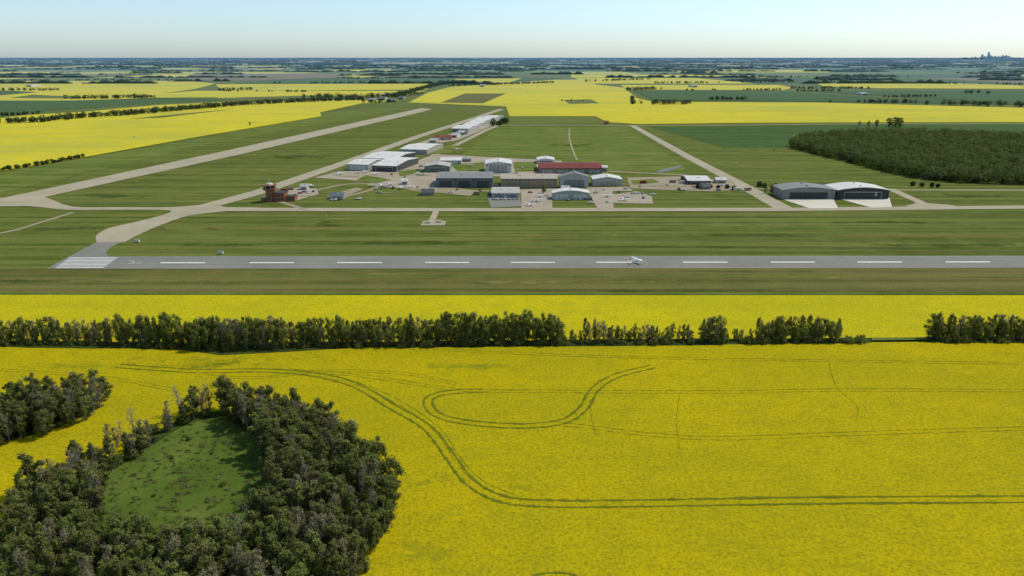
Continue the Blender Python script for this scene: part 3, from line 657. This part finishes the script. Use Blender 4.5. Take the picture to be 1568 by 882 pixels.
# navaid boxes, windsock, tanks
def props():
    for (x,yq) in [(210,371),(338,389),(206,211),(389,189),(1432,273)]:
        g=G(x,yq); vs=[];fs=[];mi=[]
        box(vs,fs,mi,-1.6,-0.9,0.4,1.6,0.9,1.8,0); box(vs,fs,mi,-1.75,-1.0,1.81,1.75,1.0,1.95,1)
        for a in(-1.3,1.3): box(vs,fs,mi,a-.1,-.7,0,a+.1,.7,.39,1)
        box(vs,fs,mi,-.05,-.05,1.96,.05,.05,4,1)
        o=add("equipment_cabinet",vs,fs,[W_['white'],W_['grey']],mi); o.location=g
    for (x,yq) in [(672,341),(655,342)]:
        g=G(x,yq); vs=[];fs=[];mi=[]
        cyl(vs,fs,mi,0,0,1.0,.8,4,0,16,'x'); 
        for a in(-1.4,1.4): box(vs,fs,mi,a-.2,-.6,0,a+.2,.6,.4,1)
        o=add("fuel_tank",vs,fs,[W_['white'],W_['grey']],mi); o.location=(g[0],g[1],.22)
    for (x,yq) in [(436,294),(466,290),(1128,292),(1145,292),(445,291),(1030,280),(1045,281),(985,281),(730,298)]:
        g=G(x,yq); vs=[];fs=[];mi=[]
        box(vs,fs,mi,-3,-1.2,.1,3,1.2,2.6,0)
        for j in range(12): box(vs,fs,mi,-2.9+j*.5,-1.27,.2,-2.7+j*.5,-1.203,2.5,0)
        o=add("shipping_container",vs,fs,[W_[random.choice(['tan','white','blue','red'])]],mi); o.location=(g[0],g[1],.3); o.rotation_euler=(0,0,random.uniform(-.3,.3))
    g=G(500,335); vs=[];fs=[];mi=[]
    box(vs,fs,mi,-.08,-.08,0,.08,.08,6,0); b=len(vs)
    for k in range(5):
        for i in range(8):
            a=2*math.pi*i/8; r=.5-.07*k; vs.append((0.1+k*.8,r*math.cos(a),5.7-k*.12+r*math.sin(a)))
    for k in range(4):
        for i in range(8): fs.append((b+k*8+i,b+k*8+(i+1)%8,b+(k+1)*8+(i+1)%8,b+(k+1)*8+i)); mi.append(1)
    o=add("windsock",vs,fs,[W_['white'],W_['brick']],mi); o.location=g
props()
# city skyline 40 km away
vs=[];fs=[];mi=[]
sk=Vector(((1458-784)/F*40000,cp*40000,0))
Rr=random.Random(3)
for i in range(46):
    off=Rr.gauss(0,420); wd=Rr.uniform(22,55); hh=Rr.uniform(60,130)*math.exp(-(off/700)**2)+35
    if i<5: hh=[330,215,190,170,180][i]; off=[-200,-300,20,200,-90][i]; wd=36
    y0=Rr.uniform(-800,800)
    box(vs,fs,mi,off-wd,y0,0,off+wd,y0+80,hh*0.8,0); box(vs,fs,mi,off-wd*.6,y0+10,hh*0.8,off+wd*.6,y0+70,hh,0)
for i in range(60):
    off=Rr.uniform(-1500,3500); box(vs,fs,mi,off-100,0,0,off+100,80,Rr.uniform(20,60),0)
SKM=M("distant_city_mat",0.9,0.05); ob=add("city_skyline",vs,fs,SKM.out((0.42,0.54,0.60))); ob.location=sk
# ---------------- trees : meshes ----------------
def limb(vs,fs,p0,p1,r0,r1,n=5):
    p0=np.array(p0,float);p1=np.array(p1,float); d=p1-p0; d/=np.linalg.norm(d)+1e-9
    a=np.cross(d,[0.3,0.9,0.1]); a/=np.linalg.norm(a)+1e-9; b=np.cross(d,a); s=len(vs)
    for p,r in((p0,r0),(p1,r1)):
        for i in range(n):
            t=2*math.pi*i/n; vs.append(tuple(p+a*r*math.cos(t)+b*r*math.sin(t)))
    for i in range(n): fs.append((s+i,s+(i+1)%n,s+n+(i+1)%n,s+n+i))
def tree_mesh(name,ht,wid,leafn,leaf,mat,bare=False,low=0.18,seed=0,pw=2.6,zs=0.95):
    r=np.random.default_rng(seed); vs=[];fs=[]
    lean=r.normal(size=2)*0.03*ht
    top=(lean[0],lean[1],ht*0.90); mid=(lean[0]*.4,lean[1]*.4,ht*.45)
    limb(vs,fs,(0,0,0),mid,.20,.14,6); limb(vs,fs,mid,top,.14,.03,6)
    cl=[]; K=26 if not bare else 34
    for k in range(K):
        tt=(k+r.random())/K; t=low+(0.93-low)*tt; env=max(0.2,1-abs(2*tt-1.0)**pw)**0.5
        a=r.uniform(0,6.283); rr=wid*env*r.uniform(0.2,1.0)
        c=np.array([lean[0]*t+rr*math.cos(a),lean[1]*t+rr*math.sin(a),ht*t])
        cl.append((c,r.uniform(0.6,1.2)*wid*0.38*(0.6+0.45*env)))
        zb=max(ht*0.15,c[2]-rr*1.1-0.8); limb(vs,fs,(lean[0]*zb/ht,lean[1]*zb/ht,zb),tuple(c),.07 if not bare else .06,.02,4)
        if bare:
            for q in range(4):
                e=c+r.normal(size=3)*np.array([.6,.6,.9]); limb(vs,fs,tuple(c*0.9+np.array([0,0,zb])*0.1),tuple(e),.035,.015,3)
    C=[];N=[];T=[]; per=leafn//K
    for c,rad in cl:
        d=r.normal(size=(per,3)); d/=np.linalg.norm(d,axis=1,keepdims=True)
        p=c+d*rad*(r.uniform(.25,1.15,size=(per,1)))*np.array([1,1,zs])
        C.append(p); out=p-np.array([0,0,ht*0.5]); out/=np.linalg.norm(out,axis=1,keepdims=True)+1e-6
        N.append(d*0.8+out*0.5+r.normal(size=(per,3))*0.5)
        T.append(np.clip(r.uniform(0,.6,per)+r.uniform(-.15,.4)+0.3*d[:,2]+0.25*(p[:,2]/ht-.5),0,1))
    C=np.concatenate(C);N=np.concatenate(N);T=np.concatenate(T); m=C[:,2]>0.1
    C,N,T=C[m],N[m],T[m]
    me=quads_mesh(name,C,N,r.uniform(.6,1.4,len(C))*leaf,T,mat)
    tm=bpy.data.meshes.new("t"); tm.from_pydata(vs,[],fs); tm.materials.append(BARK); tm.update()
    bm=bmesh.new(); bm.from_mesh(me); n0=len(bm.faces); me.materials.append(BARK)
    bm.from_mesh(tm); bm.faces.ensure_lookup_table()
    for f in bm.faces[n0:]: f.material_index=1
    bm.to_mesh(me); bm.free(); bpy.data.meshes.remove(tm); return me
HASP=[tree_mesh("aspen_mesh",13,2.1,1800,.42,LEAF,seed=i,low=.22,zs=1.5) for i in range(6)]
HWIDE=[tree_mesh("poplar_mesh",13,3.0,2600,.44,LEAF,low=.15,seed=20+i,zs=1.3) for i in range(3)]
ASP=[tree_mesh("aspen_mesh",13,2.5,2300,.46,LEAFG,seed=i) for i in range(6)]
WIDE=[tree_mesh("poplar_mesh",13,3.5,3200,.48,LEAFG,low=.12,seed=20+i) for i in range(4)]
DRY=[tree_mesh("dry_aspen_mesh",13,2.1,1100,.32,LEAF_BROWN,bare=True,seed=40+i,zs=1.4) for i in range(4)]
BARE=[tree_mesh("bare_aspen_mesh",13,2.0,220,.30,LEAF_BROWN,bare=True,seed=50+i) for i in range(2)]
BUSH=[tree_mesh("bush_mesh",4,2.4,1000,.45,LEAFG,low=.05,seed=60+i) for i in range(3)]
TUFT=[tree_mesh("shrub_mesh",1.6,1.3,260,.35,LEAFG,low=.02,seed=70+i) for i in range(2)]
def plant(name,me,x,y,s,sxy=None,parent=None,z=0.0):
    o=bpy.data.objects.new(name,me); scene.collection.objects.link(o); o.location=(x,y,z)
    k=sxy or s; o.scale=(k,k,s); o.rotation_euler=(random.uniform(-.04,.04),random.uniform(-.04,.04),random.uniform(0,6.28))
    if parent: o.parent=parent
# hedgerow
hr=empty("aspen_hedgerow")
def hedge(x0,x1,y0,y1,h,kinds,sp_=2.9,rows_=2,wide=2.4,under=True):
    a=np.array(G(x0,y0)[:2]);b=np.array(G(x1,y1)[:2]); L=np.linalg.norm(b-a); n=max(1,int(L/sp_))
    for r_ in range(rows_):
        ph=random.uniform(0,6)
        for i in range(n):
            p=a+(b-a)*((i+random.random())/n); hh=h*(random.uniform(.84,1.08)+0.07*math.sin(i*.45+ph))*(0.78 if r_==0 and rows_>1 else 1)
            plant("aspen_tree",random.choice(kinds),p[0]+random.uniform(-.8,.8),p[1]+(r_-0.5*(rows_-1))*wide+random.uniform(-1,1),hh/13,hh/13*random.uniform(.85,1.2),hr)
    if under:
        for i in range(int(L/2.4)):
            p=a+(b-a)*random.random(); plant("bush",random.choice(BUSH),p[0],p[1]-wide-random.uniform(0,1.5),random.uniform(.5,1.1),None,hr)
MIXD=HASP+HWIDE; HA=HASP
hedge(-120,175,526,527,11.6,MIXD+DRY,2.2)
hedge(180,340,528,533,13.8,MIXD+DRY[:1],2.1); hedge(300,440,534,533,13.8,MIXD+DRY,2.2,3)
hedge(440,660,530,529,13.0,MIXD+DRY[:3],2.1); hedge(655,860,528,526,13.9,HA+HWIDE*2+DRY[:1],2.0)
hedge(860,895,525,525,6.5,HA,2.2); hedge(896,926,525,525,11.6,DRY+HA[:2],2.0)
hedge(928,1060,525,524,7.8,HA+DRY,1.9); hedge(985,1005,525,525,10,DRY,2.2,1)
hedge(1070,1108,525,525,12.8,HWIDE[:2]+HA[:2]+DRY,1.9); hedge(1110,1155,525,524,6.5,HA,2.2)
hedge(1155,1285,524,523,11.8,MIXD+DRY[:1],2.0); hedge(1285,1330,523,523,4.0,BUSH*1,3,under=True)
hedge(1425,1700,522,521,12.0,MIXD*2+DRY,2.0)
# groves
gv_=empty("aspen_grove")
outer=[(10,870),(25,800),(60,748),(110,712),(170,690),(230,655),(290,628),(345,628),(400,640),(460,645),(515,678),(575,725),(608,772),(604,812),(578,850),(545,900),(480,960),(200,960),(10,920)]
hole=[(160,795),(172,735),(225,695),(285,655),(345,640),(385,672),(415,735),(412,795),(360,835),(270,860),(185,860)]
floor=[(30,870),(40,800),(75,752),(120,716),(180,695),(240,660),(295,633),(345,632),(400,644),(455,649),(505,682),(560,728),(590,772),(584,812),(556,850),(525,900),(480,960),(200,960),(30,920)]
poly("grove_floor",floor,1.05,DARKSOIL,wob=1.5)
poly("grove_clearing_grass",[(145,810),(160,730),(222,688),(285,650),(345,636),(395,672),(425,740),(418,810),(360,845),(270,870),(175,870)],1.12,GR_SCRUB,wob=1.0)
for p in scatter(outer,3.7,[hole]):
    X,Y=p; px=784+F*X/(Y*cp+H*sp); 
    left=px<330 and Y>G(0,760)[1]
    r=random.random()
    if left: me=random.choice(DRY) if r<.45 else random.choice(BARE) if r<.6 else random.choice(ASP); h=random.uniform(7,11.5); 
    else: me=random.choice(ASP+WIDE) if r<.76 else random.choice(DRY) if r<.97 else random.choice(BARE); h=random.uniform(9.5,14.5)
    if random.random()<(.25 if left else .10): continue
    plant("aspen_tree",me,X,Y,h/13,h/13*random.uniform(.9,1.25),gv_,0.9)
for p in scatter(outer,5,[hole],keep=.7): plant("bush",random.choice(BUSH),p[0],p[1],random.uniform(.4,.9),None,gv_,.9)
for p in scatter(hole,8,keep=.25): plant("bush",random.choice(BUSH),p[0],p[1],random.uniform(.15,.4),None,gv_,.9)
for p in scatter(hole,1.7,keep=.5): plant("shrub",random.choice(TUFT),p[0],p[1],random.uniform(.12,.4),random.uniform(.4,1.1),gv_,.9)
gl=empty("aspen_grove")
out2=[(-200,720),(-200,640),(-60,640),(0,635),(60,622),(110,612),(160,612),(172,622),(140,645),(80,668),(0,690),(-100,715)]
flo2=[(-200,710),(-200,640),(-60,640),(0,638),(60,625),(110,616),(150,616),(158,622),(125,640),(70,660),(0,680),(-100,705)]
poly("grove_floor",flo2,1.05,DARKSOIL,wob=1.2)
for p in scatter(out2,3.8):
    r=random.random(); me=random.choice(ASP+WIDE) if r<.75 else random.choice(DRY); h=random.uniform(8.5,13)
    plant("aspen_tree",me,p[0],p[1],h/13,h/13*random.uniform(.9,1.25),gl,.9)
for p in scatter(out2,5,keep=.7): plant("bush",random.choice(BUSH),p[0],p[1],random.uniform(.4,.8),None,gl,.9)
# distant masses of trees
fp=[(1207,226),(1225,214),(1300,209),(1400,207),(1568,214),(1900,222),(1900,290),(1568,283),(1460,280),(1390,272),(1290,247)]
P=scatter(fp,7.0,jit=.6); leafmass("woodland",P,[random.uniform(7,16) for _ in P],120,1.7,wr=.38)
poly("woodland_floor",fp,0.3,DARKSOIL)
def line(pts,h,sp_=7,w_=6,nl=50,lf=2.6,gap=0.,name="tree_line"):
    P=linepts(pts,sp_,w_,gap)
    if P: leafmass(name,P,[random.uniform(.7,1.15)*h for _ in P],nl,lf,wr=.48,mat=LEAF_BELT,bright=.1)
line([(-200,196),(0,189),(60,187),(100,184)],12,3,14); line([(95,183),(200,176),(300,167),(370,161),(470,156),(560,153)],12,3,12)
line([(-200,188),(0,178),(60,175)],8,5,4)
line([(105,152),(240,150)],13,4,16); line([(470,150),(560,150),(640,146)],14,4,30,gap=.1); line([(560,157),(610,157)],9,8,14)
line([(-100,271),(0,262),(60,253),(132,240)],4.5,3,3,60,1.4)
line([(335,139),(390,138)],12,6,14); line([(600,150),(660,133),(690,128)],13,6,14); line([(690,132),(850,127)],10,6,8)
line([(690,125),(760,131)],12,8,20); line([(955,139),(1010,137)],13,6,16); line([(990,160),(1055,160)],13,4,26); line([(1088,153),(1145,153)],11,5,12)
line([(1265,157),(1400,158)],11,6,14,gap=.2); line([(1215,136),(1330,136)],11,8,14); line([(1430,160),(1568,163),(1700,165)],14,5,50)
line([(1050,139),(1200,138)],8,9,6,gap=.4); line([(1480,143),(1568,145)],13,7,34,gap=.3); line([(1180,140),(1290,140)],9,9,8,gap=.4)
line([(970,160),(968,150)],8,9,4); line([(0,139),(90,139)],12,8,10); line([(1000,128),(1250,126)],10,9,12,gap=.3); line([(860,155),(900,155)],5,14,8)
line([(0,124),(300,123)],10,9,14,gap=.2); line([(420,128),(655,127)],10,9,12,gap=.2); line([(340,140),(470,141)],8,9,8,gap=.4); line([(1250,126),(1568,130)],11,9,14,gap=.25)
line([(900,125),(1000,122)],13,8,30,gap=.1); line([(520,121),(700,120)],13,9,30,gap=.15); line([(0,116),(260,114)],14,11,40,gap=.3); line([(1100,119),(1400,119)],14,11,40,gap=.3)
line([(1330,150),(1430,148)],9,10,8,gap=.4); line([(757,193),(775,186)],10,6,10); line([(1400,285),(1450,288)],4,6,4)
line([(1060,288),(1140,290)],3.5,7,5,gap=.4); line([(1160,286),(1195,288)],5,6,4); line([(640,300),(740,300)],2.5,14,3,gap=.5)
for (x,yq,s,h) in [(1316,194,.8,11),(1330,195,.8,12),(1343,194.5,1,13),(1362,194,1.5,16),(1370,194.5,1.5,18),(1379,194,1.5,16),(383,192,1,7),(833,296,1.2,9),(1172,296,.6,8),(1180,297,.6,9),(1192,297,.7,8),(1186,296,.6,9),(1458,279,1,10),(1185,232,.5,4)]:
    g=G(x,yq); plant("poplar_tree",random.choice(WIDE if s>=1 else ASP),g[0],g[1],h/13,h/13*(1.6 if s>1.2 else 1.15))
print("objects",len(scene.objects))
